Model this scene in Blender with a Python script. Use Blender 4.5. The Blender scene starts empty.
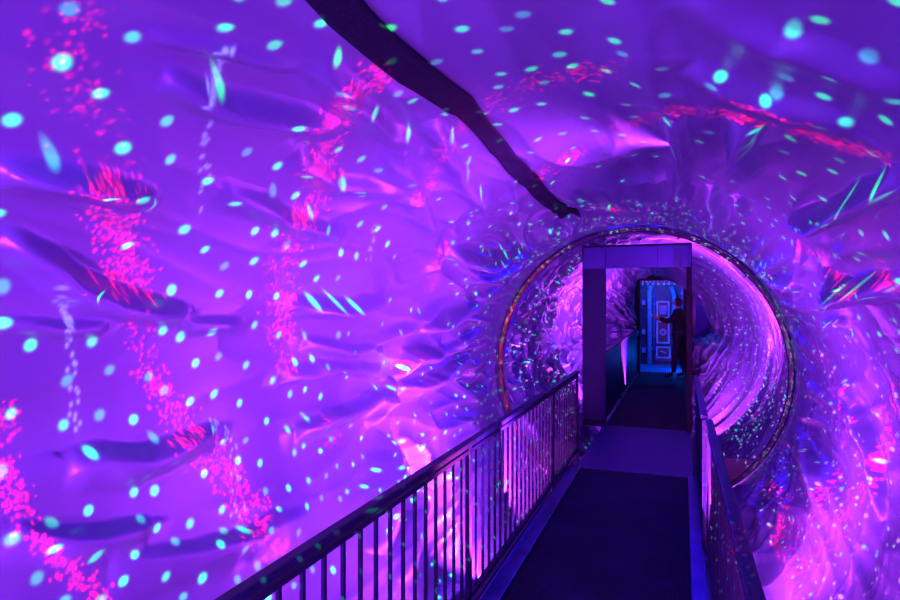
import bpy, bmesh, math, random
import numpy as np
from mathutils import Vector, Matrix

random.seed(7)
rng = np.random.default_rng(11)
PI = math.pi
scene = bpy.context.scene
C = scene.collection

# ---------------------------------------------------------------- camera
EYE = 1.6
YAW = math.radians(21.2)
cam_d = bpy.data.cameras.new('camera')
cam_d.lens = 24.0; cam_d.sensor_width = 36.0; cam_d.clip_start = 0.03
cam = bpy.data.objects.new('camera', cam_d); C.objects.link(cam)
cam.location = (0, 0, EYE); cam.rotation_euler = (PI/2, 0, YAW)
scene.camera = cam

# ---------------------------------------------------------------- world, exposure
scene.view_settings.view_transform = 'Standard'
scene.view_settings.look = 'None'
scene.view_settings.gamma = 1.0
scene.view_settings.use_curve_mapping = False
scene.view_settings.exposure = 0.1
w = bpy.data.worlds.new('dark_hall'); scene.world = w; w.use_nodes = True
w.node_tree.nodes['Background'].inputs[0].default_value = (0.02, 0.0, 1.0, 1)
w.node_tree.nodes['Background'].inputs[1].default_value = 0.15

# ---------------------------------------------------------------- lamps
PURPLE = (0.86, 0.062, 1.08)
BLUE = (0.012, 0.004, 1.0)
def area(name, loc, to, sx, sy, power, col, spread=PI):
    d = bpy.data.lights.new(name, 'AREA'); d.shape = 'RECTANGLE'; d.size = sx; d.size_y = sy
    d.energy = power; d.color = col; d.spread = spread
    o = bpy.data.objects.new(name, d); C.objects.link(o)
    o.location = loc
    v = Vector(to) - Vector(loc)
    o.rotation_euler = v.to_track_quat('-Z', 'Y').to_euler()
    return o
LX, LZ = -0.456, 0.92          # axis of the drums
# added unseen key and fills behind the visitor; black-light strips low along the walkway
area('violet_key_entrance_left', (0.02, -0.9, 0.15), (-2.1, 1.4, 1.55), 0.25, 0.4, 62, PURPLE, math.radians(98))  # unseen key light, added for the left wall
area('violet_key_entrance_right', (-0.85, -0.9, 0.15), (1.2, 1.6, 1.5), 0.25, 0.4, 40, PURPLE, math.radians(98))  # unseen key light, added for the right wall
area('violet_fill_tunnel_left', (-1.1, -0.9, 0.9), (-1.75, 5.2, 1.0), 0.2, 0.2, 17, PURPLE, math.radians(45))  # added fill down the tunnel, brightens the cloth left of the hoop
area('violet_fill_tunnel_right', (0.35, -0.9, 0.8), (0.95, 5.2, 0.8), 0.2, 0.2, 15, PURPLE, math.radians(45))  # the same added fill for the cloth right of the hoop
area('blue_fill_entrance', (LX, -1.2, 2.15), (LX, 3.5, 1.7), 0.6, 0.3, 100, BLUE)  # unseen blue fill, added to tint the shaded folds
def strip(name, x, y0, y1, z, to, power):
    o = area(name, (x, (y0+y1)/2, z), (x+to[0], (y0+y1)/2, z+to[1]), 0.05, y1-y0, power, PURPLE, math.radians(135))
    return o
o_ = strip('violet_fill_strip_left', -1.16, 2.6, 4.8, -0.14, (-0.8, 0.45), 140)  # extra fill beside the real strip, added to light the cloth before the hoop
o_.rotation_euler = Vector((-0.75, 0.75, 0.4)).to_track_quat('-Z', 'Y').to_euler()
o_ = strip('violet_fill_strip_right', 0.30, 2.8, 4.8, -0.14, (0.8, 0.45), 42)  # its added counterpart on the right
o_.rotation_euler = Vector((0.75, 0.75, 0.4)).to_track_quat('-Z', 'Y').to_euler()
strip('violet_strip_near_left', -1.14, 0.0, 6.0, -0.14, (-0.9, 0.4), 110)
strip('violet_strip_near_right', 0.26, 2.0, 6.0, -0.14, (0.9, 0.3), 44)
strip('violet_strip_far_left', -1.12, 8.3, 13.3, -0.14, (-0.85, 0.6), 280)
strip('violet_strip_far_right', 0.30, 6.9, 13.2, -0.14, (0.85, 0.3), 210)
area('violet_fill_end_left', (-1.25, 10.6, -0.35), (-1.35, 13.9, 1.4), 0.2, 0.2, 30, PURPLE, math.radians(110))  # unseen fill, added to light the narrowing end of the far cloth
area('violet_fill_end_right', (0.45, 10.6, -0.35), (0.6, 13.9, 1.2), 0.2, 0.2, 30, PURPLE, math.radians(110))  # unseen fill added for the right of that end
area('violet_fill_joint_left', (-1.3, 6.6, -0.15), (-2.2, 6.5, 0.35), 0.3, 0.3, 20, PURPLE)  # fill hidden behind the threshold board, added to brighten the hoop's surroundings
area('violet_fill_joint_right', (0.4, 6.6, -0.15), (1.4, 6.9, 0.45), 0.3, 0.3, 22, PURPLE)  # hidden fill added likewise on the right
area('blue_fill_over_doorway', (LX, 7.70, 2.36), (LX, 4.0, 1.8), 0.8, 0.08, 34, BLUE)  # added blue fill thrown back over the ceiling and shaded cloth
area('blue_fill_plate', (LX, 6.9, 2.2), (LX, 6.7, 0.0), 0.6, 0.3, 7, BLUE)  # added blue fill for the bridging plate
area('blue_fill_portal', (LX, 6.3, 0.25), (LX, 7.8, 2.2), 0.5, 0.3, 5, BLUE)
area('violet_fill_portal', (LX+0.25, 7.3, 1.75), (LX+0.25, 7.8, 2.25), 0.1, 0.05, 0.8, PURPLE, math.radians(70))
def point(name, loc, power, col, r=0.05):
    d = bpy.data.lights.new(name, 'POINT'); d.energy = power; d.color = col; d.shadow_soft_size = r
    o = bpy.data.objects.new(name, d); C.objects.link(o); o.location = loc
    return o
point('cyan_lamp_booth', (-0.55, 14.3, 2.28), 120, (0.0, 0.1, 1.0), 0.1)
point('blue_fill_end_wall', (0.9, 14.15, 1.75), 9, (0.0, 0.06, 1.0), 0.05)  # hidden fill, added so the end wall shows blue
point('cyan_lamp_booth_floor', (-0.1, 14.6, 0.35), 20, (0.0, 0.1, 1.0), 0.1)

# ---------------------------------------------------------------- helpers
def link(name, me, mat, parent=None, smooth=False):
    o = bpy.data.objects.new(name, me); C.objects.link(o)
    if mat: me.materials.append(mat)
    if parent: o.parent = parent
    if smooth:
        me.polygons.foreach_set('use_smooth', [True]*len(me.polygons))
    return o
def bm_obj(name, bm, mat, parent=None, smooth=False):
    me = bpy.data.meshes.new(name); bm.to_mesh(me); bm.free()
    return link(name, me, mat, parent, smooth)
def thing(name, label, cat, loc=(0, 0, 0), rotz=0, group=None):
    o = bpy.data.objects.new(name, None); C.objects.link(o)
    o.location = loc; o.rotation_euler = (0, 0, rotz)
    o['label'] = label; o['category'] = cat
    if group: o['group'] = group
    return o
def tag(o, label, cat, group=None):
    o['label'] = label; o['category'] = cat
    if group: o['group'] = group
    return o
def structure(o):
    o['kind'] = 'structure'; return o
def box(bm, x0, x1, y0, y1, z0, z1, bev=0.0):
    r = bmesh.ops.create_cube(bm, size=1.0)
    vs = r['verts']
    for v in vs:
        v.co = Vector(((x0+x1)/2 + v.co.x*(x1-x0), (y0+y1)/2 + v.co.y*(y1-y0), (z0+z1)/2 + v.co.z*(z1-z0)))
    if bev > 0:
        es = set()
        for v in vs: es.update(v.link_edges)
        bmesh.ops.bevel(bm, geom=list(es), offset=bev, segments=2, affect='EDGES', profile=0.5)
def tube(bm, pts, r, n=10, closed=False, caps=True):
    pts = [Vector(p) for p in pts]; rings = []
    m = len(pts)
    rr = r if isinstance(r, (list, tuple)) else [r]*m
    for i, p in enumerate(pts):
        a = pts[(i-1) % m] if (closed or i > 0) else p
        b = pts[(i+1) % m] if (closed or i < m-1) else p
        t = (b-a).normalized()
        up = Vector((0, 0, 1)) if abs(t.z) < 0.95 else Vector((1, 0, 0))
        u = t.cross(up).normalized(); v = u.cross(t)
        rings.append([bm.verts.new(p + (u*math.cos(2*PI*k/n) + v*math.sin(2*PI*k/n))*rr[i]) for k in range(n)])
    for i in range(m if closed else m-1):
        A, B = rings[i], rings[(i+1) % m]
        for k in range(n):
            bm.faces.new((A[k], A[(k+1) % n], B[(k+1) % n], B[k]))
    if caps and not closed:
        bm.faces.new(rings[0][::-1]); bm.faces.new(rings[-1])
def boxobj(name, dims, mat, parent=None, bev=0.0):
    bm = bmesh.new(); box(bm, *dims, bev=bev)
    return bm_obj(name, bm, mat, parent)

# ---------------------------------------------------------------- materials
def mat(name, col, rough=0.5, metal=0.0, spec=0.5):
    m = bpy.data.materials.new(name); m.use_nodes = True
    p = m.node_tree.nodes['Principled BSDF']
    p.inputs['Base Color'].default_value = (*col, 1)
    p.inputs['Roughness'].default_value = rough
    p.inputs['Metallic'].default_value = metal
    p.inputs['Specular IOR Level'].default_value = spec
    return m
def wear(m, scale, c1, c2, rough=None, bump=0.0, stretch=(1, 1, 1), detail=5):
    nt = m.node_tree; p = nt.nodes['Principled BSDF']
    tc = nt.nodes.new('ShaderNodeTexCoord'); mp = nt.nodes.new('ShaderNodeMapping')
    mp.inputs['Scale'].default_value = stretch
    nz = nt.nodes.new('ShaderNodeTexNoise'); nz.inputs['Scale'].default_value = scale; nz.inputs['Detail'].default_value = detail
    cr = nt.nodes.new('ShaderNodeValToRGB')
    cr.color_ramp.elements[0].color = (*c1, 1); cr.color_ramp.elements[1].color = (*c2, 1)
    cr.color_ramp.elements[0].position = 0.35; cr.color_ramp.elements[1].position = 0.7
    nt.links.new(tc.outputs['Object'], mp.inputs[0]); nt.links.new(mp.outputs[0], nz.inputs['Vector'])
    nt.links.new(nz.outputs[0], cr.inputs[0]); nt.links.new(cr.outputs[0], p.inputs['Base Color'])
    if rough:
        mr = nt.nodes.new('ShaderNodeMapRange'); mr.inputs[3].default_value = rough[0]; mr.inputs[4].default_value = rough[1]
        nt.links.new(nz.outputs[0], mr.inputs[0]); nt.links.new(mr.outputs[0], p.inputs['Roughness'])
    if bump:
        b = nt.nodes.new('ShaderNodeBump'); b.inputs['Strength'].default_value = bump; b.inputs['Distance'].default_value = 0.01
        nt.links.new(nz.outputs[0], b.inputs['Height']); nt.links.new(b.outputs[0], p.inputs['Normal'])
    return m

def fabric_material(name, rough, metal, bump, scale):
    m = mat(name, (0.15, 0.19, 0.36), rough, metal)
    nt = m.node_tree; p = nt.nodes['Principled BSDF']
    tc = nt.nodes.new('ShaderNodeTexCoord'); mp = nt.nodes.new('ShaderNodeMapping')
    mp.inputs['Scale'].default_value = (1, 0.35, 1)
    nt.links.new(tc.outputs['Object'], mp.inputs[0])
    n1 = nt.nodes.new('ShaderNodeTexNoise'); n1.inputs['Scale'].default_value = scale; n1.inputs['Detail'].default_value = 4
    n1.inputs['Distortion'].default_value = 0.8
    nt.links.new(mp.outputs[0], n1.inputs['Vector'])
    b = nt.nodes.new('ShaderNodeBump'); b.inputs['Strength'].default_value = bump; b.inputs['Distance'].default_value = 0.03
    nt.links.new(n1.outputs[0], b.inputs['Height']); nt.links.new(b.outputs[0], p.inputs['Normal'])
    return m
M_FAB = fabric_material('silver_drum_cloth', 0.40, 0.3, 0.22, 5.0)
M_FAB2 = fabric_material('silver_drum_cloth_gathered', 0.36, 0.35, 0.4, 11.0)
M_STRAP = wear(mat('black_webbing', (0.01, 0.01, 0.012), 0.8, 0, 0.15), 60, (0.004, 0.006, 0.02), (0.010, 0.012, 0.035))
M_RAIL = wear(mat('painted_steel_dark', (0.03, 0.03, 0.04), 0.38, 0.0, 0.25), 14, (0.004, 0.007, 0.035), (0.010, 0.014, 0.06), (0.35, 0.55))
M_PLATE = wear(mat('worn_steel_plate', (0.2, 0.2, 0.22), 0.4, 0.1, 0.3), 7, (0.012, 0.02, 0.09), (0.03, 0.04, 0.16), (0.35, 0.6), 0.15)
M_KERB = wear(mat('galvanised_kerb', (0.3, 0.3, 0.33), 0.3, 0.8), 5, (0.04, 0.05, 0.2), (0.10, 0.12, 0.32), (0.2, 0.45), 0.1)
M_PANEL = wear(mat('portal_board', (0.06, 0.06, 0.08), 0.32, 0.0, 0.12), 3, (0.003, 0.006, 0.045), (0.006, 0.010, 0.065), (0.4, 0.55))
M_HEAD = wear(mat('header_sheet', (0.15, 0.15, 0.3), 0.3, 0.0, 0.25), 3, (0.018, 0.03, 0.17), (0.03, 0.04, 0.22), (0.3, 0.45))
M_FRAME = mat('black_edge_trim', (0.004, 0.004, 0.012), 0.5, 0.0, 0.12)
M_HOOP = wear(mat('rusty_hoop_steel', (0.1, 0.04, 0.03), 0.5, 0.0, 0.3), 5, (0.03, 0.012, 0.02), (0.30, 0.10, 0.05), (0.3, 0.5), 0.1)
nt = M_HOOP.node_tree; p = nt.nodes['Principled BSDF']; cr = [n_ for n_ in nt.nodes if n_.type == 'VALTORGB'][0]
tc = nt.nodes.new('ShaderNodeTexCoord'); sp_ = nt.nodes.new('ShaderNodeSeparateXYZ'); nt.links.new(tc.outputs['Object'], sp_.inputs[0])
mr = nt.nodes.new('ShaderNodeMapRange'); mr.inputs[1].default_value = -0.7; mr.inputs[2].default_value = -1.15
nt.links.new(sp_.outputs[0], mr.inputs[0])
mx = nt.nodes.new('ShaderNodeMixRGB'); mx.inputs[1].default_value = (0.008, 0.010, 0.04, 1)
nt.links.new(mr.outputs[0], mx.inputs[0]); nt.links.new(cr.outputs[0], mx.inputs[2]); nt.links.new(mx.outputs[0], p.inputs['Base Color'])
M_BOARD = wear(mat('dark_threshold_board', (0.06, 0.06, 0.08), 0.5), 6, (0.01, 0.014, 0.05), (0.02, 0.025, 0.08))
M_END = wear(mat('end_wall_paint', (0.10, 0.12, 0.2), 0.6), 3, (0.02, 0.05, 0.3), (0.05, 0.09, 0.45))
M_MACH = wear(mat('booth_wall_paint', (0.10, 0.12, 0.15), 0.5), 6, (0.01, 0.03, 0.10), (0.03, 0.06, 0.18))
M_MACHD = mat('booth_dark_cover', (0.02, 0.025, 0.04), 0.4)
M_MACHL = wear(mat('booth_light_enamel', (0.6, 0.65, 0.7), 0.35), 10, (0.12, 0.42, 0.7), (0.2, 0.6, 0.85))
M_MACHM = mat('booth_mid_enamel', (0.06, 0.2, 0.45), 0.35, 0.1)
M_PINK = mat('booth_pink_cap', (0.75, 0.25, 0.7), 0.4)
M_CLOTH = wear(mat('black_clothing', (0.012, 0.012, 0.014), 0.9), 20, (0.008, 0.008, 0.01), (0.02, 0.02, 0.024))
M_JEANS = wear(mat('dark_denim', (0.03, 0.035, 0.05), 0.9), 40, (0.02, 0.025, 0.04), (0.045, 0.05, 0.07))
M_SKIN = mat('skin', (0.5, 0.32, 0.24), 0.5)
M_HAIR = mat('dark_hair', (0.03, 0.02, 0.015), 0.6)
M_SHOE = mat('black_shoe', (0.01, 0.01, 0.01), 0.5)

# ribbed rubber mat: fine studs
M_MAT = mat('studded_rubber', (0.012, 0.012, 0.014), 0.7, 0, 0.2)
nt = M_MAT.node_tree; p = nt.nodes['Principled BSDF']
tc = nt.nodes.new('ShaderNodeTexCoord'); vo = nt.nodes.new('ShaderNodeTexVoronoi')
vo.inputs['Scale'].default_value = 42; vo.inputs['Randomness'].default_value = 0.0
b = nt.nodes.new('ShaderNodeBump'); b.inputs['Strength'].default_value = 0.7; b.inputs['Distance'].default_value = 0.006; b.invert = True
nt.links.new(tc.outputs['Object'], vo.inputs['Vector']); nt.links.new(vo.outputs['Distance'], b.inputs['Height'])
nt.links.new(b.outputs[0], p.inputs['Normal'])
nz = nt.nodes.new('ShaderNodeTexNoise'); nz.inputs['Scale'].default_value = 3; nz.inputs['Detail'].default_value = 6
cr = nt.nodes.new('ShaderNodeValToRGB')
cr.color_ramp.elements[0].color = (0.003, 0.004, 0.015, 1); cr.color_ramp.elements[1].color = (0.008, 0.012, 0.05, 1)
cr.color_ramp.elements[0].position = 0.45; cr.color_ramp.elements[1].position = 0.8
nt.links.new(tc.outputs['Object'], nz.inputs['Vector']); nt.links.new(nz.outputs[0], cr.inputs[0])
nt.links.new(cr.outputs[0], p.inputs['Base Color'])

# ---------------------------------------------------------------- drum geometry
def smooth01(t):
    t = np.clip(t, 0, 1); return t*t*(3-2*t)
HOOP_Y, HOOP_R = 6.3, 1.385
R_NEAR, R_FAR, END_Y = 1.48, 1.70, 13.9
def base_radius(s, phi):
    s = np.asarray(s, float); phi = np.asarray(phi, float)
    near = R_NEAR + (HOOP_R + 0.035 - R_NEAR)*smooth01((s-1.5)/4.8)
    far = R_FAR + (HOOP_R + 0.035 - R_FAR)*smooth01((7.3-s)/1.0)
    d = np.degrees(phi) % 360
    kn = [(0, .98), (6, 1.02), (30, 1.05), (60, 1.08), (90, 1.21), (113, 1.30), (130, .88), (150, .61), (180, .54), (210, .60), (225, .80), (236, 1.26),
          (270, 1.26), (297, 1.24), (310, .95), (325, .72), (345, .62), (360, .98)]
    rin = np.interp(d, [k[0] for k in kn], [k[1] for k in kn])
    far = far + (rin - far)*smooth01((s-10.6)/(END_Y-10.6))**1.2
    return np.where(s < HOOP_Y, near, far)

F = np.array([-math.sin(YAW), math.cos(YAW), 0.0]); R_ = np.array([math.cos(YAW), math.sin(YAW), 0.0])
def ray(px, py):
    d = F + R_*((px-450)/600.0) + np.array([0, 0, (300-py)/600.0])
    return d/np.linalg.norm(d)
def on_drum(px, py, R=R_NEAR):
    """the point of the drum's cloth seen at a place of the photograph, as (distance along axis, angle)"""
    d = ray(px, py)
    for _ in range(4):
        ox, oz = -LX, EYE-LZ
        A = d[0]**2 + d[2]**2; B = 2*(ox*d[0] + oz*d[2]); Cc = ox*ox + oz*oz - R*R
        t = (-B + math.sqrt(B*B - 4*A*Cc))/(2*A)
        s = d[1]*t; ph = math.atan2(oz + d[2]*t, ox + d[0]*t)
        R = float(base_radius(min(s, 13.0), ph))
    if ph < -PI/2: ph += 2*PI
    return s, ph

# value-noise in numpy
_perm = rng.random((64, 64, 64))
def vnoise(x, y, z=0.0):
    x = np.asarray(x, float); y = np.asarray(y, float); z = np.zeros_like(x) + z
    x, y, z = 0.36*x+0.48*y-0.80*z+7.3, -0.80*x+0.60*y+3.1, 0.48*x+0.64*y+0.60*z+5.7
    xi, yi, zi = np.floor(x).astype(int), np.floor(y).astype(int), np.floor(z).astype(int)
    fx, fy, fz = x-xi, y-yi, z-zi
    fx, fy, fz = [f*f*f*(f*(f*6-15)+10) for f in (fx, fy, fz)]
    def g(a, b_, c): return _perm[(xi+a) & 63, (yi+b_) & 63, (zi+c) & 63]
    r = 0
    for a, wa in ((0, 1-fx), (1, fx)):
        for b_, wb in ((0, 1-fy), (1, fy)):
            for c, wc in ((0, 1-fz), (1, fz)):
                r = r + g(a, b_, c)*wa*wb*wc
    return r*2-1
def ridge(x, y, z=0.0):
    return 1 - np.abs(vnoise(x, y, z))*2

# creases of the near cloth, traced in the photograph: polyline, half width in pixels, depth factor
CREASES = [
 ([(0,158),(70,170),(150,192)], 11, 1.0), ([(5,232),(60,262),(110,290),(185,306)], 10, 1.2),
 ([(0,320),(110,323)], 6, .6), ([(60,452),(130,448),(205,425)], 13, .9), ([(0,520),(60,528),(140,520)], 12, .6),
 ([(165,70),(230,98),(300,110),(345,122)], 10, .8), ([(150,30),(230,48),(300,68)], 6, .5),
 ([(225,185),(290,212),(350,232)], 9, .6), ([(290,300),(340,299),(378,290)], 7, 1.0), ([(180,318),(240,318)], 7, .5),
 ([(300,335),(350,345),(380,345)], 6, .6), ([(386,374),(398,352),(428,343)], 7, 1.1), ([(386,380),(376,404),(364,430)], 5, 1.1),
 ([(290,428),(340,410),(378,388)], 8, .8), ([(394,384),(432,372),(462,352)], 7, 1.1), ([(376,378),(330,372),(270,384)], 7, .7),
 ([(384,440),(374,500),(378,560)], 10, 1.2), ([(398,430),(430,490),(455,560)], 6, 1.0), ([(390,450),(402,520),(410,590)], 8, 1.0),
 ([(448,244),(485,252),(520,246)], 5, 1.2), ([(412,322),(455,302),(498,284)], 6, .9), ([(430,345),(470,328),(500,318)], 5, .7),
 ([(460,270),(490,268),(520,262)], 4, .8), ([(470,290),(500,280)], 4, .8), ([(480,300),(510,272),(535,252)], 3, .8),
 ([(440,300),(400,330),(350,350)], 5, .6), ([(400,150),(420,190),(440,250)], 10, .5), ([(440,120),(470,180),(500,200)], 8, .5),
 ([(100,560),(220,540),(300,500)], 14, .5), ([(300,150),(340,180),(400,190)], 8, .45), ([(330,60),(380,120),(420,150)], 10, .5),
 ([(790,213),(830,207),(860,190),(898,168)], 6, 1.4), ([(843,264),(868,276),(898,270)], 7, 1.4), ([(768,256),(790,268),(812,270)], 4, 1.1),
 ([(728,238),(752,248)], 4, 1.1), ([(683,110),(688,160),(690,205)], 5, 1.0), ([(716,186),(724,220)], 4, .9), ([(740,198),(746,216)], 4, .9),
 ([(753,120),(754,165),(750,180)], 7, .8), ([(640,-20),(660,60),(680,110)], 22, .3),
 ([(840,308),(862,312)], 5, .8), ([(780,300),(784,280)], 4, .7), ([(808,295),(808,250),(795,235)], 3, .6),
 ([(800,420),(830,470),(840,520)], 6, .5), ([(860,380),(890,450),(890,520)], 8, .5), ([(770,470),(760,500),(740,520)], 5, .6),
 ([(700,60),(760,90),(850,130)], 14, .4), ([(720,-10),(780,40),(900,90)], 20, .4),
]
def crease_field(S, P, base):
    H = np.zeros_like(S)
    for pts, wpx, k in CREASES:
        q = [on_drum(*p_) for p_ in pts]
        dm = np.mean([np.hypot(s_, 1.6) for s_, _ in q])
        wm = wpx*dm/600.0*0.95
        uv = [(s_, ph*R_NEAR) for s_, ph in q]
        L = [0]
        for i in range(len(uv)-1): L.append(L[-1] + math.hypot(uv[i+1][0]-uv[i][0], uv[i+1][1]-uv[i][1]))
        T = L[-1]
        us = [u[0] for u in uv]; vs = [u[1] for u in uv]
        pad = 3.5*wm
        rows = np.where((S[:, 0] > min(us)-pad) & (S[:, 0] < max(us)+pad))[0]
        if len(rows) == 0: continue
        r0, r1 = rows[0], rows[-1]+1
        V = P[0]*R_NEAR
        cols = np.where((V > min(vs)-pad) & (V < max(vs)+pad))[0]
        if len(cols) == 0: continue
        c0, c1 = cols[0], cols[-1]+1
        s = S[r0:r1, c0:c1]; v = P[r0:r1, c0:c1]*R_NEAR
        wob = (vnoise(s*5+wpx, v*5, k)*0.5 + vnoise(s*13+wpx, v*13, k)*0.14)*wm
        best = np.full(s.shape, 1e9); sgn = np.zeros_like(s); tt = np.zeros_like(s)
        for i in range(len(uv)-1):
            a = uv[i]; b_ = uv[i+1]; dx, dy = b_[0]-a[0], b_[1]-a[1]; l = math.hypot(dx, dy) + 1e-9
            t = np.clip(((s-a[0])*dx + (v-a[1])*dy)/l/l, 0, 1)
            d = np.hypot(s-a[0]-t*dx, v-a[1]-t*dy)
            sd = ((s-a[0])*dy - (v-a[1])*dx)/l
            better = d < best
            best = np.where(better, d, best); sgn = np.where(better, np.sign(sd), sgn); tt = np.where(better, (L[i]+t*l)/T, tt)
        x = (best*sgn + wob)/wm
        taper = np.clip(4*tt*(1-tt), 0, 1)**0.6*0.85 + 0.15
        # a hanging fold: a sharp overhanging lip and a soft shoulder
        prof = smooth01((x+3.2)/2.6)*(1-smooth01((x+0.6)/1.35))
        H[r0:r1, c0:c1] += prof*wm*k*min(3.8, 31/wpx)*taper
    return H

def drum_mesh(name, y0, y1, ny, nphi, fn, material, ylist=None):
    ys = np.linspace(y0, y1, ny) if ylist is None else ylist
    ny = len(ys)
    ph = np.linspace(-PI/2, 1.5*PI, nphi, endpoint=False)
    S, P = np.meshgrid(ys, ph, indexing='ij')
    Pw = np.where(P > PI, P-2*PI, P)
    rad, ds = fn(S, P, Pw)
    X = LX + rad*np.cos(P); Z = LZ + rad*np.sin(P); Y = S + ds
    co = np.stack([X, Y, Z], -1).reshape(-1, 3)
    i = np.arange(ny-1)[:, None]*nphi; j = np.arange(nphi)[None, :]; j2 = (j+1) % nphi
    f = np.stack([i+j, i+j2, i+nphi+j2, i+nphi+j], -1).reshape(-1, 4)
    me = bpy.data.meshes.new(name)
    me.vertices.add(len(co)); me.vertices.foreach_set('co', co.ravel())
    me.loops.add(f.size); me.loops.foreach_set('vertex_index', f.ravel())
    me.polygons.add(len(f)); me.polygons.foreach_set('loop_start', np.arange(len(f))*4)
    me.polygons.foreach_set('loop_total', np.full(len(f), 4))
    me.update(); me.validate()
    return link(name, me, material, None, True)

def near_cloth(S, P, Pw):
    b_ = base_radius(S, P)
    cx, cz = np.cos(P)*1.5, np.sin(P)*1.5
    g = smooth01((S-1.8)/4.3)                    # more gathered towards the hoop
    calm = 1-smooth01((S-5.75)/0.5)*0.85
    sag = 0.05*vnoise(S*0.7+3, cx*0.9+7, cz*0.9+5) + 0.022*vnoise(S*1.5+9, cx*1.8+2, cz*1.8+8)
    wx = vnoise(S*0.9+20, cx*1.3+20, cz*1.3+20)
    # pleats running to the hoop
    pl = np.zeros_like(S)
    for sc_, a, o in ((5.0, 1.0, 3.0), (9.0, .6, 41.0)):
        q = P + 0.35*wx + 0.10*(S-6)*vnoise(cx*1.1+o, cz*1.1)
        pl += a*np.clip(ridge(np.cos(q)*sc_+o+20, np.sin(q)*sc_+o+20, S*0.55+o), -0.3, 1)**1
    pl *= 0.050*g**1.2
    # long drawn folds, mostly along the tunnel, sharp on one side
    c1 = ridge(S*0.4+0.9*wx+5, cx*2.3+0.8*wx+13, cz*2.3+31); c2 = ridge(S*0.8+1.1*wx, cx*4.3+wx+3, cz*4.3+17)
    mask = 0.2 + 0.6*smooth01((S-1.5)/3.5)
    crump = (np.clip(c1, 0, 1)**2*0.085 + np.clip(c2, 0, 1)**2*0.05)*mask
    right = smooth01((np.cos(Pw-math.radians(-30))-0.35)/0.5)
    sw = ridge(S*3.0 - Pw*2.2 + 0.8*wx, Pw*0.5+4, 3.3)
    crump = crump*(1-0.6*right) + right*(np.clip(sw, 0, 1)**2*0.028 + np.clip(ridge(S*6.5 - Pw*4.0 + 0.9*wx, Pw*0.8+4, 5.3), 0, 1)**2*0.014)
    H = crease_field(S, P, b_)
    r_ = b_ + (sag - pl - crump)*calm - H
    floor_ = (0.84 + 0.575*S/6.25)*smooth01((S-1.5)/0.8)       # drawn tight over the outside of the hoop
    k_ = 0.02
    return floor_ + 0.5*((r_-floor_) + np.sqrt((r_-floor_)**2 + k_*k_)), np.zeros_like(S)

def far_cloth(S, P, Pw):
    b_ = base_radius(S, P)
    cx, cz = np.cos(P)*1.5, np.sin(P)*1.5
    wx = vnoise(S*1.1+20, cx*1.1+20, cz*1.1+20)
    left = smooth01((-np.cos(P)+0.3)/0.9)
    sag = 0.04*vnoise(S*0.8+3, cx+7, cz+5)
    # hoops of cloth swirl round the drum on the right, crumple on the left
    sw = ridge(S*3.0 - Pw*1.6 + 0.5*wx, Pw*0.7+4, 3.3)
    sw2 = ridge(S*6.5 - Pw*3.0 + 1.2*wx, Pw*0.9+4, 8.3)
    a = np.clip(sw, -.4, 1)*0.075 + np.clip(sw2, -.3, 1)*0.034
    c1 = ridge(S*2.6+wx, cx*2.2+wx+13, cz*2.0+31); c2 = ridge(S*5.5+wx*1.5, cx*4.2+wx, cz*3.8+17)
    c = np.clip(c1, 0, 1)**2*0.14 + np.clip(c2, 0, 1)**2*0.06
    en = smooth01((S-HOOP_Y)/0.8)*0.9 + 0.1
    calm = 1-0.5*smooth01((S-13.4)/0.5)
    fun = smooth01((S-11.2)/1.5)
    ds = fun*(np.clip(ridge(b_*9 - Pw*2.2 + wx, Pw*0.9+4, 3.3), -.3, 1)*0.16*(1-0.6*left) + np.clip(ridge(cx*5, cz*5, b_*4), 0, 1)*0.10*left)
    return b_ + sag*en - (a*(1-left) + c*left)*en*calm, -ds*(1-smooth01((S-13.6)/0.3)*0.5)

ynear = np.concatenate([np.linspace(-2.2, 0.2, 60, endpoint=False), np.linspace(0.2, 6.3, 560)])
wall_near = structure(drum_mesh('wall_near', 0, 0, 0, 760, near_cloth, M_FAB, ynear))
wall_far = structure(drum_mesh('wall_far', HOOP_Y+0.01, END_Y, 620, 620, far_cloth, M_FAB2))

# ---------------------------------------------------------------- dark end wall with the portal opening, booth beyond
FX0, FX1 = -0.95, 0.07         # portal width
bm = bmesh.new()
for (x0, x1, z0, z1) in ((-2.1, -1.13, -0.8, 2.8), (0.27, 1.2, -0.8, 2.8), (-1.13, 0.27, 2.47, 2.8), (-1.13, 0.27, -0.8, -0.07)):
    box(bm, x0, x1, END_Y+0.50, END_Y+0.56, z0, z1)
structure(bm_obj('wall_end', bm, M_END))
bm = bmesh.new()
box(bm, -1.12, -1.06, END_Y+0.0, 15.9, -0.05, 2.4)
structure(bm_obj('wall_booth_left', bm, M_MACH))
bm = bmesh.new()
box(bm, 0.20, 0.26, END_Y+0.0, 15.9, -0.05, 2.4)
structure(bm_obj('wall_booth_right', bm, M_MACH))
bm = bmesh.new()
for d_ in ((-1.06, -0.975, 0.0, 2.10), (0.10, 0.20, 0.0, 2.10), (-1.06, 0.20, 2.105, 2.4)): box(bm, d_[0], d_[1], END_Y+0.02, END_Y+0.06, d_[2], d_[3])
structure(bm_obj('wall_booth_front', bm, M_FRAME))  # closes the gaps round the frame, added to stop booth light leaking
bm = bmesh.new(); box(bm, -1.12, 0.26, 15.84, 15.9, -0.05, 2.4)
structure(bm_obj('wall_booth_back', bm, M_MACH))
bm = bmesh.new(); box(bm, -1.12, 0.26, END_Y+0.0, 15.9, 2.4, 2.46)
structure(bm_obj('ceiling', bm, M_MACH))

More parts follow.
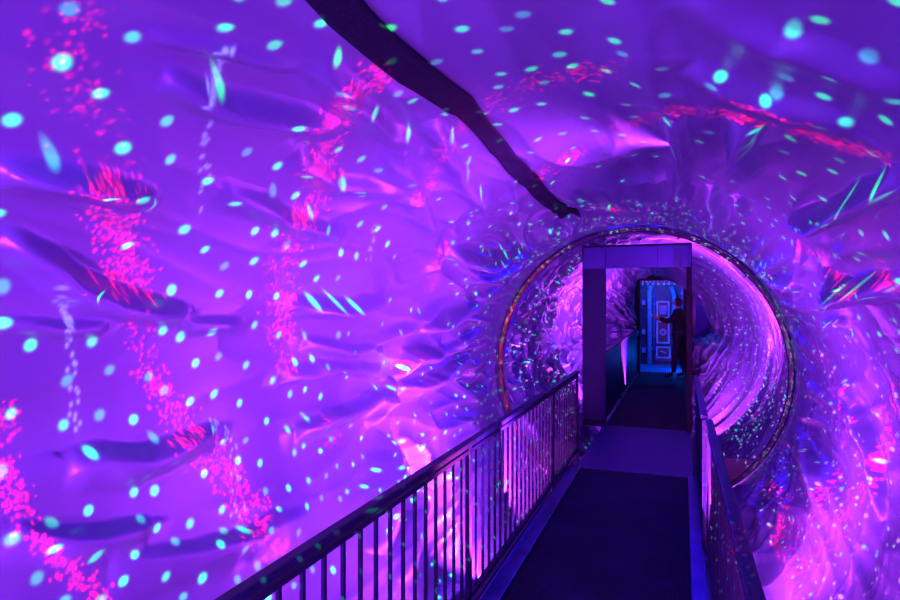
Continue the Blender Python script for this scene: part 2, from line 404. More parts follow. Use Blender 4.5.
# ---------------------------------------------------------------- seam strap down the ceiling of the near drum
edgeL = [(296,-6),(330,30),(365,58),(400,84),(430,100),(455,112),(480,140),(505,168),(532,190),(560,214)]
edgeR = [(352,-6),(372,18),(396,40),(425,62),(452,84),(474,100),(494,128),(518,156),(545,182),(580,214)]
eL = [on_drum(*q) for q in edgeL]; eR = [on_drum(*q) for q in edgeR]
# carried on behind the visitor
def extend(e):
    (s0, p0), (s1, p1) = e[0], e[1]
    return [(s0-2.6, p0-0.03), (s0-1.2, p0-0.015)] + e
eL, eR = extend(eL), extend(eR)
def dens(e, n=120):
    s = np.array([q[0] for q in e]); ph = np.array([q[1] for q in e]); t = np.linspace(0, len(e)-1, n)
    return np.interp(t, range(len(e)), s), np.interp(t, range(len(e)), ph)
sL, pL = dens(eL); sR, pR = dens(eR)
me = bpy.data.meshes.new('trim_1')
NA = 9
SS = np.stack([sL + (sR-sL)*k/(NA-1) for k in range(NA)], 1); PP = np.stack([pL + (pR-pL)*k/(NA-1) for k in range(NA)], 1)
from mathutils.bvhtree import BVHTree
def tree_of(o):
    m_ = o.data
    return BVHTree.FromPolygons([v.co.copy() for v in m_.vertices], [tuple(p_.vertices) for p_ in m_.polygons])
bvh_near = tree_of(wall_near)
bm = bmesh.new(); grid = []; grid2 = []
for i in range(SS.shape[0]):
    row = []; row2 = []
    for k in range(NA):
        s_, p_ = float(SS[i, k]), float(PP[i, k])
        dr = Vector((math.cos(p_), 0, math.sin(p_)))
        hit = bvh_near.ray_cast(Vector((LX, s_, LZ)), dr)
        r_ = (hit[3] if hit[0] is not None else float(base_radius(s_, p_))) - 0.022
        row.append(bm.verts.new(Vector((LX, s_, LZ)) + dr*r_)); row2.append(bm.verts.new(Vector((LX, s_, LZ)) + dr*(r_+0.010)))
    grid.append(row); grid2.append(row2)
for i in range(len(grid)-1):
    for k in range(NA-1):
        bm.faces.new((grid[i][k], grid[i][k+1], grid[i+1][k+1], grid[i+1][k]))
        bm.faces.new((grid2[i][k], grid2[i+1][k], grid2[i+1][k+1], grid2[i][k+1]))
    bm.faces.new((grid[i][0], grid[i+1][0], grid2[i+1][0], grid2[i][0]))
    bm.faces.new((grid[i][-1], grid2[i][-1], grid2[i+1][-1], grid[i+1][-1]))
strap = bm_obj('lining_strap', bm, M_STRAP, None, True)
tag(strap, 'wide black strap running along the tunnel ceiling down to the hoop', 'strap')

# ---------------------------------------------------------------- hoop at the joint of the two drums
bm = bmesh.new()
n = 160
prof = [(-0.022, -0.018), (-0.022, 0.018), (-0.016, 0.024), (0.016, 0.024), (0.022, 0.018), (0.022, -0.018), (0.016, -0.024), (-0.016, -0.024)]
rings = []
for i in range(n):
    a = 2*PI*i/n
    rings.append([bm.verts.new(((HOOP_R-0.005+dr)*math.cos(a), dy, (HOOP_R-0.005+dr)*math.sin(a))) for dr, dy in prof])
for i in range(n):
    A, B = rings[i], rings[(i+1) % n]
    for k in range(8):
        bm.faces.new((A[k], B[k], B[(k+1) % 8], A[(k+1) % 8]))
root = thing('drum_hoop', 'large round metal hoop, rusty brown on its left, encircling the doorway', 'hoop', (LX, HOOP_Y-0.05, LZ))
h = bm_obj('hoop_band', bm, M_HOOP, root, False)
for a in range(0, 360, 30):
    q = math.radians(a+12)
    c_ = Vector(((HOOP_R-0.030)*math.cos(q), 0, (HOOP_R-0.030)*math.sin(q)))
    bm = bmesh.new(); tube(bm, [c_, c_*0.988], 0.010, 6)
    bm_obj('bolt', bm, M_KERB, root)

# ---------------------------------------------------------------- walkways
def deck(y0, y1, label, xl, xr, name='walkway'):
    r = thing(name, label, 'walkway', ((xl+xr)/2, y0, 0))
    L = y1-y0; hw = (xr-xl)/2
    boxobj('deck_plate', (-hw-0.08, hw+0.08, 0, L, -0.06, -0.012), M_BOARD, r)
    boxobj('rubber_mat', (-hw+0.005, hw-0.005, 0.005, L-0.005, -0.012, 0.0), M_MAT, r, 0.002)
    for s_ in (-1, 1):
        bm = bmesh.new()
        x = s_*(hw+0.045)
        # folded kerb: flat foot, upstand and lip
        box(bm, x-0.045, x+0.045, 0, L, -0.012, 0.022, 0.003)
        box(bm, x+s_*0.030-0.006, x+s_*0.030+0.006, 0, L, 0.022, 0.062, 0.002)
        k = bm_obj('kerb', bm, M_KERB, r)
    for q in (0.8, L*0.5, L-0.8):
        bm = bmesh.new()
        box(bm, -hw-0.05, hw+0.05, q-0.04, q+0.04, -0.16, -0.06)
        bm_obj('cross_beam', bm, M_BOARD, r)
    return r
deck(-2.0, 5.78, 'near black studded walkway with metal kerbs leading to the first doorway', -0.90, 0.045)
deck(7.88, 13.72, 'farther black walkway beyond the first doorway, leading to the blue booth', -0.90, 0.045)
# bridging plate between them
r = thing('bridge_plate', 'smooth blue-lit steel plate under the first doorway between the two walkways', 'floor plate', (LX+0.03, 5.79, 0))
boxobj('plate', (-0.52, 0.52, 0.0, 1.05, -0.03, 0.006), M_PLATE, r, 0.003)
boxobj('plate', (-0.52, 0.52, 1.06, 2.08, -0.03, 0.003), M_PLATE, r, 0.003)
# trays carrying the violet light strips under the walkway's edges
for x0, x1, y0, y1, lab in ((-1.12, -1.085, 0.0, 6.0, 'long glowing light strip tray low beside the left railing'), (0.205, 0.24, 2.0, 6.0, 'light strip tray low beside the right railing')):
    t = thing('light_batten', lab, 'light', ((x0+x1)/2, y0, -0.19))
    hw_ = (x1-x0)/2
    boxobj('tray', (-hw_, hw_, 0, y1-y0, 0.0, 0.10), M_RAIL, t, 0.003)
    for yy in (0.0, y1-y0-0.03):
        boxobj('end_cap', (-hw_-0.004, hw_+0.004, yy-0.004, yy+0.034, -0.004, 0.104), M_FRAME, t)
# boards that fill the foot of the hoop on either side of the doorway
def sector(xa, xb, ztop, y0, y1, R, bm):
    xs = np.linspace(xa, xb, 14); top = []; bot = []
    for x in xs:
        zz = LZ - math.sqrt(max(R*R - (x-LX)**2, 0))
        top.append((x, max(ztop, zz+0.002))); bot.append((x, min(zz, ztop)))
    for y in (y0, y1): pass
    A = [[bm.verts.new((x, y, z)) for x, z in top] for y in (y0, y1)]
    B = [[bm.verts.new((x, y, z)) for x, z in bot] for y in (y0, y1)]
    for i in range(len(xs)-1):
        bm.faces.new((A[0][i], A[0][i+1], B[0][i+1], B[0][i])); bm.faces.new((A[1][i+1], A[1][i], B[1][i], B[1][i+1]))
        bm.faces.new((A[0][i+1], A[0][i], A[1][i], A[1][i+1])); bm.faces.new((B[0][i], B[0][i+1], B[1][i+1], B[1][i]))
    for q in (0, -1): bm.faces.new((A[0][q], B[0][q], B[1][q], A[1][q]))
bm = bmesh.new(); sector(-1.56, -1.02, 0.115, 6.20, 6.235, HOOP_R-0.04, bm)
tag(bm_obj('threshold_board', bm, M_BOARD), 'dark board closing the foot of the hoop left of the doorway, behind the railing', 'board')
bm = bmesh.new(); sector(0.16, 0.66, 0.115, 6.20, 6.235, HOOP_R-0.04, bm)
tag(bm_obj('threshold_board', bm, M_BOARD), 'dark board closing the foot of the hoop right of the doorway', 'board')

# ---------------------------------------------------------------- portals (doorway frames)
wx = (FX1-FX0)/2
PY = 7.8
root = thing('portal_frame', 'near doorway frame with broad dark left board and shiny blue header', 'doorway frame', (0, PY, 0))
boxobj('jamb', (-1.19, -0.91, 0.0, 0.06, 0.005, 2.0), M_PANEL, root, 0.003)
boxobj('jamb', (0.04, 0.094, 0.0, 0.06, 0.005, 2.0), M_FRAME, root, 0.003)
hd = boxobj('header', (-1.19, 0.094, 0.0, 0.06, 2.0, 2.27), M_HEAD, root, 0.003)
boxobj('joint_strip', (-0.914, -0.906, -0.003, 0.0, 2.0, 2.26), M_FRAME, hd)
boxobj('joint_strip', (-0.29, -0.285, -0.003, 0.0, 2.0, 2.26), M_FRAME, hd)
boxobj('cover_plate', (-0.11, -0.01, -0.008, 0.0, 2.01, 2.25), M_PLATE, hd, 0.002)
bm = bmesh.new()
box(bm, -1.198, 0.102, -0.012, 0.07, 2.27, 2.292); box(bm, -1.199, -1.19, -0.012, 0.07, 0.005, 2.27); box(bm, 0.094, 0.103, -0.012, 0.07, 0.005, 2.27)
bm_obj('edge_trim', bm, M_FRAME, root)
boxobj('skirting', (-1.19, -0.905, -0.05, 0.0, 0.005, 0.06), M_FRAME, root, 0.002)

root = thing('portal_frame', 'farther thin black doorway frame opening onto the blue booth', 'doorway frame', (LX+0.02, END_Y-0.1, 0))
boxobj('jamb', (-wx-0.02, -wx+0.065, 0.0, 0.24, 0.0, 2.10), M_FRAME, root, 0.003)
boxobj('jamb', (wx-0.065, wx+0.02, 0.0, 0.24, 0.0, 2.10), M_FRAME, root, 0.003)
boxobj('header', (-wx-0.02, wx+0.02, 0.0, 0.24, 2.03, 2.10), M_FRAME, root, 0.003)
for k in range(11):
    bm = bmesh.new(); tube(bm, [(-wx+0.11+k*0.08, 0.239, 2.01), (-wx+0.11+k*0.08, 0.29, 2.01)], 0.024, 8)
    bm_obj('cap', bm, M_PINK, root)

# ---------------------------------------------------------------- railings
def railing(pA, pB, h, label, first=0.0, post_every=2.03, infill='pickets', spacing=0.11, post_r=0.02, top_w=0.044, start_post=True):
    pA, pB = Vector((*pA, 0)), Vector((*pB, 0))
    L = (pB-pA).length; ang = math.atan2(pB.y-pA.y, pB.x-pA.x)
    r = thing('railing', label, 'railing', pA, ang, 'railings along the walkway')
    bm = bmesh.new(); box(bm, 0, L, -top_w/2, top_w/2, h-0.028, h, 0.006); bm_obj('handrail', bm, M_RAIL, r)
    bm = bmesh.new(); box(bm, 0, L, -0.012, 0.012, h-0.062, h-0.044); bm_obj('upper_rail', bm, M_RAIL, r)
    bm = bmesh.new(); box(bm, 0, L, -0.014, 0.014, 0.075, 0.10); bm_obj('lower_rail', bm, M_RAIL, r)
    xs = []; x = first
    while x < L-0.3:
        xs.append(x); x += post_every
    xs.append(L-post_r)
    for x in xs:
        bm = bmesh.new(); box(bm, x-post_r, x+post_r, -0.012, 0.012, -0.05, h-0.028, 0.002)
        box(bm, x-post_r*1.5, x+post_r*1.5, -0.03, 0.03, -0.05, -0.02)
        bm_obj('post', bm, M_RAIL, r)
    if infill == 'pickets':
        x = (first % spacing)
        pm = None
        while x < L-0.03:
            if all(abs(x-q) > 0.035 for q in xs):
                if pm is None:
                    bm = bmesh.new(); box(bm, -0.0065, 0.0065, -0.0065, 0.0065, 0.10, h-0.062)
                    o = bm_obj('picket', bm, M_RAIL, r); pm = o.data; o.location = (x, 0, 0)
                else:
                    o = bpy.data.objects.new('picket', pm); C.objects.link(o); o.parent = r; o.location = (x, 0, 0)
            x += spacing
    else:
        boxobj('infill_panel', (0.02, L-0.02, -0.004, 0.004, 0.10, h-0.062), M_PANEL, r)
    return r
railing((-1.035, -1.18), (-1.0, 6.16), 0.886, 'long dark picket railing on the left side of the near walkway', first=0.0+ -0.0, spacing=0.11)
railing((0.19, -1.2), (0.145, 3.92), 0.886, 'dark picket railing on the right, nearest, flaring outwards in the lower right corner', first=0.0)
railing((0.125, 4.05), (0.115, 6.14), 0.886, 'short dark railing on the right just before the first doorway', infill='panel')
railing((-0.93, 7.93), (-0.93, 13.65), 0.95, 'solid dark panelled railing on the left beyond the first doorway', infill='panel')
railing((0.09, 7.93), (0.09, 13.65), 0.95, 'thin dark railing on the right beyond the first doorway', infill='panel')

# ---------------------------------------------------------------- booth machinery
boxobj('floor', (-1.06, 0.20, 13.73, 15.84, -0.06, -0.02), M_BOARD)['kind'] = 'structure'
g = thing('floor_grating', 'pale slatted metal grating on the floor of the blue booth', 'grating', (LX, 14.0, 0))
bm = bmesh.new()
for k in range(26):
    x = -0.56 + k*0.0448
    box(bm, x-0.010, x+0.010, 0.0, 1.7, -0.018, 0.004)
bm_obj('bars', bm, M_MACHL, g).name = 'grating_bars'
boxobj('edge_bar', (-0.58, 0.58, 0.0, 0.02, -0.018, 0.006), M_MACHM, g)
boxobj('edge_bar', (-0.58, 0.58, 1.70, 1.72, -0.018, 0.006), M_MACHM, g)
def bxx(px): # position across the booth's back wall for a place in the photo
    a = math.atan((px-450)/600.0) - YAW
    return math.tan(a)*15.7
def bz(py): return EYE + (300-py)/600.0*(15.7*math.cos(YAW) )*1.0
def pipe(pts, r, label, m=M_MACHL, clips=()):
    p0 = Vector(pts[0]); t = thing('pipe', label, 'pipe', p0, 0, 'pipes on the booth wall')
    bm = bmesh.new(); tube(bm, [Vector(q)-p0 for q in pts], r, 12); bm_obj('tube', bm, m, t, True)
    for z in clips:
        boxobj('bracket', (-r-0.02, r+0.02, 0.0, 0.16, z-p0.z-0.025, z-p0.z+0.025), M_MACHM, t, 0.004)
    return t
def arc(xa, z0, z1, y, bend, n=9):
    pts = [(xa, y, z0), (xa, y, z1-bend)]
    for k in range(1, n):
        a = PI/2*k/(n-1); pts.append((xa + (1-math.cos(a))*bend, y, z1-bend + math.sin(a)*bend))
    return pts
x1 = bxx(649.5)
pipe(arc(x1, 0.03, 1.92, 15.66, 0.07), 0.058, 'thick pale blue vertical pipe at the left of the booth', clips=(0.4, 1.2, 1.7))
x2 = bxx(673.5)
pts = [(x2+0.05, 15.66, 0.03), (x2+0.05, 15.66, 0.8), (x2-0.02, 15.62, 1.15), (x2+0.03, 15.62, 1.5), (x2+0.01, 15.66, 1.75), (x2-0.05, 15.66, 1.93)]
pipe(pts, 0.05, 'bent pale blue pipe right of the control boxes, behind the person', clips=(0.45,))
x3 = bxx(654.0)
pipe([(x3, 15.72, 0.3), (x3, 15.72, 1.85)], 0.022, 'thin grey conduit beside the thick pale pipe', M_MACHM, clips=(0.7, 1.5))
def control_box(px0, px1, py0, py1, label, dial):
    xa, xb, z0, z1 = bxx(px0), bxx(px1), bz(py1), bz(py0)
    t = thing('control_box', label, 'control box', ((xa+xb)/2, 15.83, z0), 0, 'control boxes on the booth wall')
    w_, h_ = (xb-xa)/2, z1-z0
    boxobj('housing', (-w_+0.02, w_-0.02, -0.10, 0.0, 0.02, h_-0.02), M_MACHD, t)
    bm = bmesh.new()
    box(bm, -w_, -w_+0.035, -0.125, -0.001, 0, h_); box(bm, w_-0.035, w_, -0.125, -0.001, 0, h_)
    box(bm, -w_+0.035, w_-0.035, -0.125, -0.101, 0, 0.035); box(bm, -w_+0.035, w_-0.035, -0.125, -0.101, h_-0.035, h_)
    bm_obj('frame', bm, M_MACHL, t)
    if dial == 'dial':
        bm = bmesh.new(); tube(bm, [(0, -0.10, h_*0.5), (0, -0.13, h_*0.5)], 0.085, 20)
        d = bm_obj('dial', bm, M_MACHM, t)
        bm = bmesh.new(); tube(bm, [(0, -0.13, h_*0.5), (0, -0.145, h_*0.5)], 0.03, 12); bm_obj('knob', bm, M_MACHD, d)
    elif dial == 'screen':
        boxobj('screen', (-w_*0.55, w_*0.55, -0.112, -0.101, h_*0.25, h_*0.75), M_MACHM, t, 0.004)
    else:
        bm = bmesh.new(); tube(bm, [(-w_*0.4, -0.115, h_*0.6), (w_*0.4, -0.115, h_*0.45)], 0.02, 8); bm_obj('handle', bm, M_PINK, t)
    for s_ in (-1, 1):
        bm = bmesh.new(); tube(bm, [(s_*w_*0.8, -0.125, h_-0.018), (s_*w_*0.8, -0.135, h_-0.018)], 0.012, 8)
        bm_obj('screw', bm, M_MACHM, t)
control_box(656.5, 669.5, 301, 319, 'uppermost dark control box with pale frame on the booth wall', 'screen')
control_box(656.5, 669.5, 321, 344, 'middle control box with a round dial on the booth wall', 'dial')
control_box(656.0, 670.5, 347, 359, 'lowest control box with a small pink handle on the booth wall', 'handle')
bm = bmesh.new()
r = thing('wall_vent', 'low louvred vent under the control boxes near the booth floor', 'vent', ((bxx(657)+bxx(670))/2, 15.83, 0.10))
boxobj('vent_frame', (-0.19, 0.19, -0.05, 0, 0, 0.12), M_MACHM, r)
for k in range(4):
    boxobj('slat', (-0.17, 0.17, -0.065, -0.05, 0.015+k*0.026, 0.028+k*0.026), M_MACHD, r)
for k, (pa, lab) in enumerate(((303, 'top'), (333, 'middle'), (352, 'bottom'))):
    z = bz(pa)
    t = thing('junction_box', lab + ' small pale junction box at the left edge of the booth wall', 'junction box', (bxx(643.5), 15.83, z-0.06), 0, 'junction boxes at the left of the booth wall')
    boxobj('case', (-0.045, 0.045, -0.08, 0, 0, 0.14), M_MACHM, t, 0.006)
    boxobj('cover', (-0.035, 0.035, -0.09, -0.08, 0.02, 0.12), M_MACHL, t, 0.003)
t = thing('cable_duct', 'narrow stepped duct standing right of the bent pipe in the booth', 'duct', (bxx(684), 15.83, 0.0))
boxobj('duct_body', (-0.06, 0.06, -0.08, 0, 0.0, 1.95), M_MACHM, t, 0.004)
for k in range(8):
    boxobj('clip', (-0.075, 0.075, -0.095, -0.08, 0.2+k*0.22, 0.25+k*0.22), M_MACHL, t)
t = thing('overhead_rail', 'horizontal dark rail with clips across the top of the booth wall', 'rail', (LX, 15.83, 1.97))
boxobj('rail_bar', (-0.55, 0.6, -0.06, 0, 0, 0.06), M_MACHD, t)
for k in range(9):
    boxobj('clip', (-0.5+k*0.125, -0.46+k*0.125, -0.08, -0.06, 0.0, 0.06), M_MACHL, t)

# ---------------------------------------------------------------- person
def skin(name, verts, edges, radii, material, parent, root_i=0, sub=2):
    me = bpy.data.meshes.new(name); me.from_pydata(verts, edges, []); me.update()
    o = bpy.data.objects.new(name, me); C.objects.link(o); o.parent = parent
    o.modifiers.new('skin', 'SKIN')
    for i, r_ in enumerate(radii):
        v = me.skin_vertices[0].data[i]; v.radius = (r_, r_) if not isinstance(r_, tuple) else r_
        v.use_root = (i == root_i)
    s = o.modifiers.new('sub', 'SUBSURF'); s.levels = sub; s.render_levels = sub
    dg = bpy.context.evaluated_depsgraph_get()
    m2 = bpy.data.meshes.new_from_object(o.evaluated_get(dg))
    o.modifiers.clear(); o.data = m2; m2.materials.clear(); m2.materials.append(material)
    m2.polygons.foreach_set('use_smooth', [True]*len(m2.polygons))
    return o
# local frame: +x is the way the person faces, z up, feet on the walkway
per = thing('person', 'person in dark clothes seen from the side at the booth, one arm reaching forward', 'person', (-0.07, 13.30, 0.0), math.radians(174))
V = {}
def addv(k, p_, r_): V[k] = (p_, r_)
J = [('pelvis', (0, 0, .90), .105), ('waist', (.01, 0, 1.0), .10), ('chest', (.02, 0, 1.20), .125), ('shoulder', (.01, 0, 1.34), .10),
     ('neck', (.02, 0, 1.42), .050), ('neck2', (.035, 0, 1.465), .048), ('head', (.045, 0, 1.535), .080), ('crown', (.035, 0, 1.60), .062)]
arm_r = [('rs', (.0, .165, 1.34), .055), ('re', (.17, .20, 1.15), .042), ('rw', (.38, .17, 1.22), .028), ('rh', (.44, .165, 1.25), .026)]
arm_l = [('ls', (.0, -.165, 1.34), .055), ('le', (-.05, -.20, 1.07), .042), ('lw', (.06, -.20, .86), .028), ('lh', (.09, -.195, .80), .026)]
leg_r = [('rt', (.0, .09, .86), .085), ('rk', (.07, .10, .47), .055), ('ra', (.10, .10, .09), .036), ('rf', (.19, .11, .045), .036), ('rtoe', (.28, .115, .035), .028)]
leg_l = [('lt', (.0, -.09, .86), .085), ('lk', (-.02, -.10, .47), .055), ('la', (-.10, -.10, .09), .036), ('lf', (-.01, -.11, .045), .036), ('ltoe', (.07, -.115, .035), .028)]
names = []; vs = []; rs = []; ed = []
def chain(ch, start=None):
    prev = start
    for k, p_, r_ in ch:
        names.append(k); vs.append(p_); rs.append(r_)
        i = len(vs)-1
        if prev is not None: ed.append((prev, i))
        prev = i
chain(J); chain(arm_r, names.index('shoulder')); chain(arm_l, names.index('shoulder'))
chain(leg_r, names.index('pelvis')); chain(leg_l, names.index('pelvis'))
# fingers and thumbs
for hnd, s_ in (('rh', 1), ('lh', -1)):
    hi = names.index(hnd); hp = Vector(vs[hi]); wp = Vector(vs[hi-1]); d = (hp-wp).normalized()
    side = Vector((0, 0, 1)) if hnd == 'rh' else Vector((1, 0, 0.2)).normalized()
    for k, (off, ln) in enumerate(((-.028, .062), (-.010, .076), (.010, .080), (.028, .070))):
        b0 = hp + side*off + d*0.02; chain([('f', tuple(b0), .009), ('f', tuple(b0+d*ln*0.55), .008), ('f', tuple(b0+d*ln+Vector((0, -s_*0.012, -0.008))), .007)], hi)
    b0 = hp + side*0.032 - d*0.01; chain([('t', tuple(b0), .010), ('t', tuple(b0 + side*0.025 + d*0.03), .008)], hi)
body = skin('body', vs, ed, rs, M_SKIN, per)
# face: nose, eyes, ears in the head's own surface
bm = bmesh.new(); bm.from_mesh(body.data)
for v in bm.verts:
    if v.co.z > 1.46:
        y, z = v.co.y, v.co.z
        if v.co.x > 0.09:
            v.co.x += 0.022*math.exp(-(y/0.014)**2 - ((z-1.535)/0.02)**2) - 0.008*math.exp(-((abs(y)-0.03)/0.012)**2 - ((z-1.555)/0.010)**2)
            v.co.x += 0.006*math.exp(-(y/0.022)**2 - ((z-1.50)/0.007)**2)
        if abs(y) > 0.06: v.co.y += math.copysign(0.014*math.exp(-((v.co.x-0.04)/0.014)**2 - ((z-1.54)/0.024)**2), y)
bm.to_mesh(body.data); bm.free()
def sub_skin(name, chs, links, material, grow):
    v2, e2, r2 = [], [], []
    idx = {}
    for k in chs:
        i = names.index(k); idx[k] = len(v2); v2.append(vs[i]); r2.append(rs[i]*grow[0] + grow[1])
    for a, b2 in links: e2.append((idx[a], idx[b2]))
    return skin(name, v2, e2, r2, material, per)
sub_skin('jacket', ['waist', 'pelvis', 'chest', 'shoulder', 'neck', 'rs', 're', 'rw', 'ls', 'le', 'lw'],
         [('pelvis', 'waist'), ('waist', 'chest'), ('chest', 'shoulder'), ('shoulder', 'neck'), ('shoulder', 'rs'), ('rs', 're'), ('re', 'rw'), ('shoulder', 'ls'), ('ls', 'le'), ('le', 'lw')], M_CLOTH, (1.18, 0.016))
sub_skin('trousers', ['pelvis', 'rt', 'rk', 'ra', 'lt', 'lk', 'la'],
         [('pelvis', 'rt'), ('rt', 'rk'), ('rk', 'ra'), ('pelvis', 'lt'), ('lt', 'lk'), ('lk', 'la')], M_JEANS, (1.06, 0.014))
for a in (('ra', 'rf', 'rtoe'), ('la', 'lf', 'ltoe')):
    sub_skin('shoe', list(a), [(a[0], a[1]), (a[1], a[2])], M_SHOE, (1.0, 0.006))
bm = bmesh.new(); bmesh.ops.create_uvsphere(bm, u_segments=24, v_segments=16, radius=1)
for v in list(bm.verts):
    if v.co.x > 0.45 and v.co.z < 0.45: v.co.x *= 0.2
for v in bm.verts:
    v.co = Vector((0.022 + v.co.x*0.098, v.co.y*0.090, 1.562 + v.co.z*(0.082 if v.co.z > 0 else 0.10)))
bm_obj('hair', bm, M_HAIR, per, True)

# ---------------------------------------------------------------- laser star projector: a dot pattern thrown on the cloth
PROJ = np.array([-0.20, -0.22, 1.86])
IW, IH = 4096, 2816
AZ0, AZ1, EL0, EL1 = math.radians(-95), math.radians(65), math.radians(-62), math.radians(48)
img = np.zeros((IH, IW, 3), np.float32)
bvh_far = tree_of(wall_far)
def seen_at(px, py):
    """where the cloth's real surface lies for a place in the photograph"""
    d = ray(px, py)
    hit = bvh_near.ray_cast(Vector((0, 0, EYE)), Vector(d))
    if hit[0] is None: return on_drum(px, py)
    h_ = hit[0]
    ph = math.atan2(h_.z-LZ, h_.x-LX)
    return h_.y, (ph + 2*PI if ph < -PI/2 else ph)
def cyl(s, ph, dr=0.03):
    o_ = Vector((LX, s, LZ)); hit = (bvh_near if s < HOOP_Y else bvh_far).ray_cast(o_, Vector((math.cos(ph), 0, math.sin(ph))))
    r_ = hit[3] if hit[0] is not None else float(base_radius(s, ph))
    return np.array([LX + r_*math.cos(ph), s, LZ + r_*math.sin(ph)])
def to_uv(p_):
    d = p_-PROJ; L = np.linalg.norm(d); d = d/L
    return (math.atan2(d[0], d[1])-AZ0)/(AZ1-AZ0)*IW, (math.asin(d[2])-EL0)/(EL1-EL0)*IH, L
def splat(s, ph, size_s, size_v, col, soft=0.35, ang=0.0):
    """an elliptic dot of metric size on the drum, drawn where the beam leaves for it"""
    p0 = cyl(s, ph)
    u, v, L = to_uv(p0)
    if p0[1] < PROJ[1]-1.0 and False: return
    ca, sa = math.cos(ang), math.sin(ang)
    us, vs_, _ = to_uv(cyl(s + size_s*ca, ph + size_s*sa/1.45)); uv_, vv, _ = to_uv(cyl(s - size_v*sa, ph + size_v*ca/1.45))
    A = np.array([[us-u, uv_-u], [vs_-v, vv-v]])
    det = abs(np.linalg.det(A))
    if det < 0.3:
        A = A + np.eye(2)*0.9
    ext = int(min(90, np.abs(A).sum(1).max()*1.5 + 3))
    iu, iv = int(u), int(v)
    if iu-ext < 0 or iv-ext < 0 or iu+ext >= IW or iv+ext >= IH: return
    yy, xx = np.mgrid[iv-ext:iv+ext+1, iu-ext:iu+ext+1]
    Ai = np.linalg.inv(A)
    dx = xx+0.5-u; dy = yy+0.5-v
    a = Ai[0, 0]*dx + Ai[0, 1]*dy; b2 = Ai[1, 0]*dx + Ai[1, 1]*dy
    rr = np.hypot(a, b2)
    wgt = np.clip((1+soft-rr)/(2*soft), 0, 1)
    sl = img[iv-ext:iv+ext+1, iu-ext:iu+ext+1]
    np.maximum(sl, wgt[..., None]*np.array(col, np.float32), out=sl)

D_A = """139,18 265,74 124,125 201,187 24,240 103,311 246,296 334,242 341,319 450,55 439,168 549,90 642,47 568,2 780,56 676,116 789,129 873,124 686,190 796,188 598,258 494,304 415,362 470,408 555,332 546,381 591,391 614,354 621,425 677,299 699,216 750,227 825,202 894,227 817,268 723,318 757,341 685,368 839,308 726,391 824,371 878,398 769,414 720,448 657,461 755,458 775,488 682,505 713,512 789,513 676,556 633,557 606,528 574,491 550,466 510,462 508,522 449,532 410,499 369,459 300,410 220,399 254,491 5,573 343,580 200,592 439,587 498,589 553,592"""
D_B = """61,90 184,83 4,46 134,161 219,140 297,153 326,61 361,74 425,65 391,126 437,113 509,50 492,130 328,181 380,203 428,188 479,206 545,161 557,70 609,71 590,124 624,117 627,4 580,188 610,179 533,242 575,259 611,235 641,193 656,134 677,70 697,67 672,5 710,12 711,104 694,153 22,227 199,230 267,239 127,250 181,305 307,275 426,259 408,347 476,321 520,326 589,305 268,384 309,381 177,421 1,343 24,478 314,456 380,447 192,513 74,556 247,562 332,553 405,556 444,419 488,460 441,488 543,461 531,382 577,376 617,361 614,413 643,396 680,398 597,465 674,332 706,329 725,313 752,340 728,373 790,394 794,433 752,431 704,455 780,460 688,507 666,540 625,539 515,532 536,594 785,520 475,559 765,48 780,0 822,20 838,22 802,65 805,135 783,176 751,175 768,125 805,178 820,150 845,148 862,135 840,190 862,205 860,230 830,230 829,243 893,228"""
D_C = """146,29 24,58 113,58 232,64 55,103 329,82 345,108 313,142 219,109 245,132 163,138 102,148 97,174 188,165 277,188 183,208 128,220 65,228 95,249 5,273 30,292 102,285 176,279 225,267 270,236 353,210 370,170 424,138 429,191 369,234 433,243 289,262 344,270 311,303 246,296 387,284 235,321 38,322 36,347 162,305 184,320 313,321 368,310 412,313 442,297 451,340 345,362 297,333 205,365 170,373 133,363 62,385 85,415 45,430 740,40 687,60 838,113 757,158 890,204 871,240 747,193 653,185 631,202 541,153 521,174 739,256 792,244 611,262 518,265 498,283 597,300 602,285 680,276 668,304 779,321 665,355 703,347 564,363 562,392 765,343 843,307 746,398 791,402 853,371 686,396 872,471 605,400 635,398 668,430 625,485 684,485 720,540 657,520 767,590 535,384 528,350 505,354 672,155 314,2 895,2"""
seen = []
for txt, ox, oy in ((D_A, 0, 0), (D_B, 0, 300), (D_C, 450, 0)):
    for w_ in txt.split():
        a, b2 = w_.split(','); seen.append((float(a)/2+ox, float(b2)/2+oy))
GREEN = (0.0, 0.72, 0.34)
from collections import defaultdict
occupied = defaultdict(list)
def put(s, ph): occupied[(int(s/0.2), int((ph+4)*1.45/0.2))].append((s, ph*1.45))
def free(s, ph, m):
    a, b2 = int(s/0.2), int((ph+4)*1.45/0.2)
    for i in (-1, 0, 1):
        for j in (-1, 0, 1):
            for (x, y) in occupied[(a+i, b2+j)]:
                if math.hypot(x-s, y-ph*1.45) < m: return False
    return True
for (px, py) in seen:
    s, ph = seen_at(px, py)
    if s > 6.2: continue
    put(s, ph)
    r0 = 0.019 + 0.004*random.random() if s < 3 else 0.017
    r0 *= min(1.0, float(np.linalg.norm(cyl(s, ph)-np.array([0, 0, EYE])))/1.6)
    splat(s, ph, r0*(0.8 if s > 3 else 1), r0, [c_*random.choice((1, 1, .8, .55)) for c_ in GREEN])
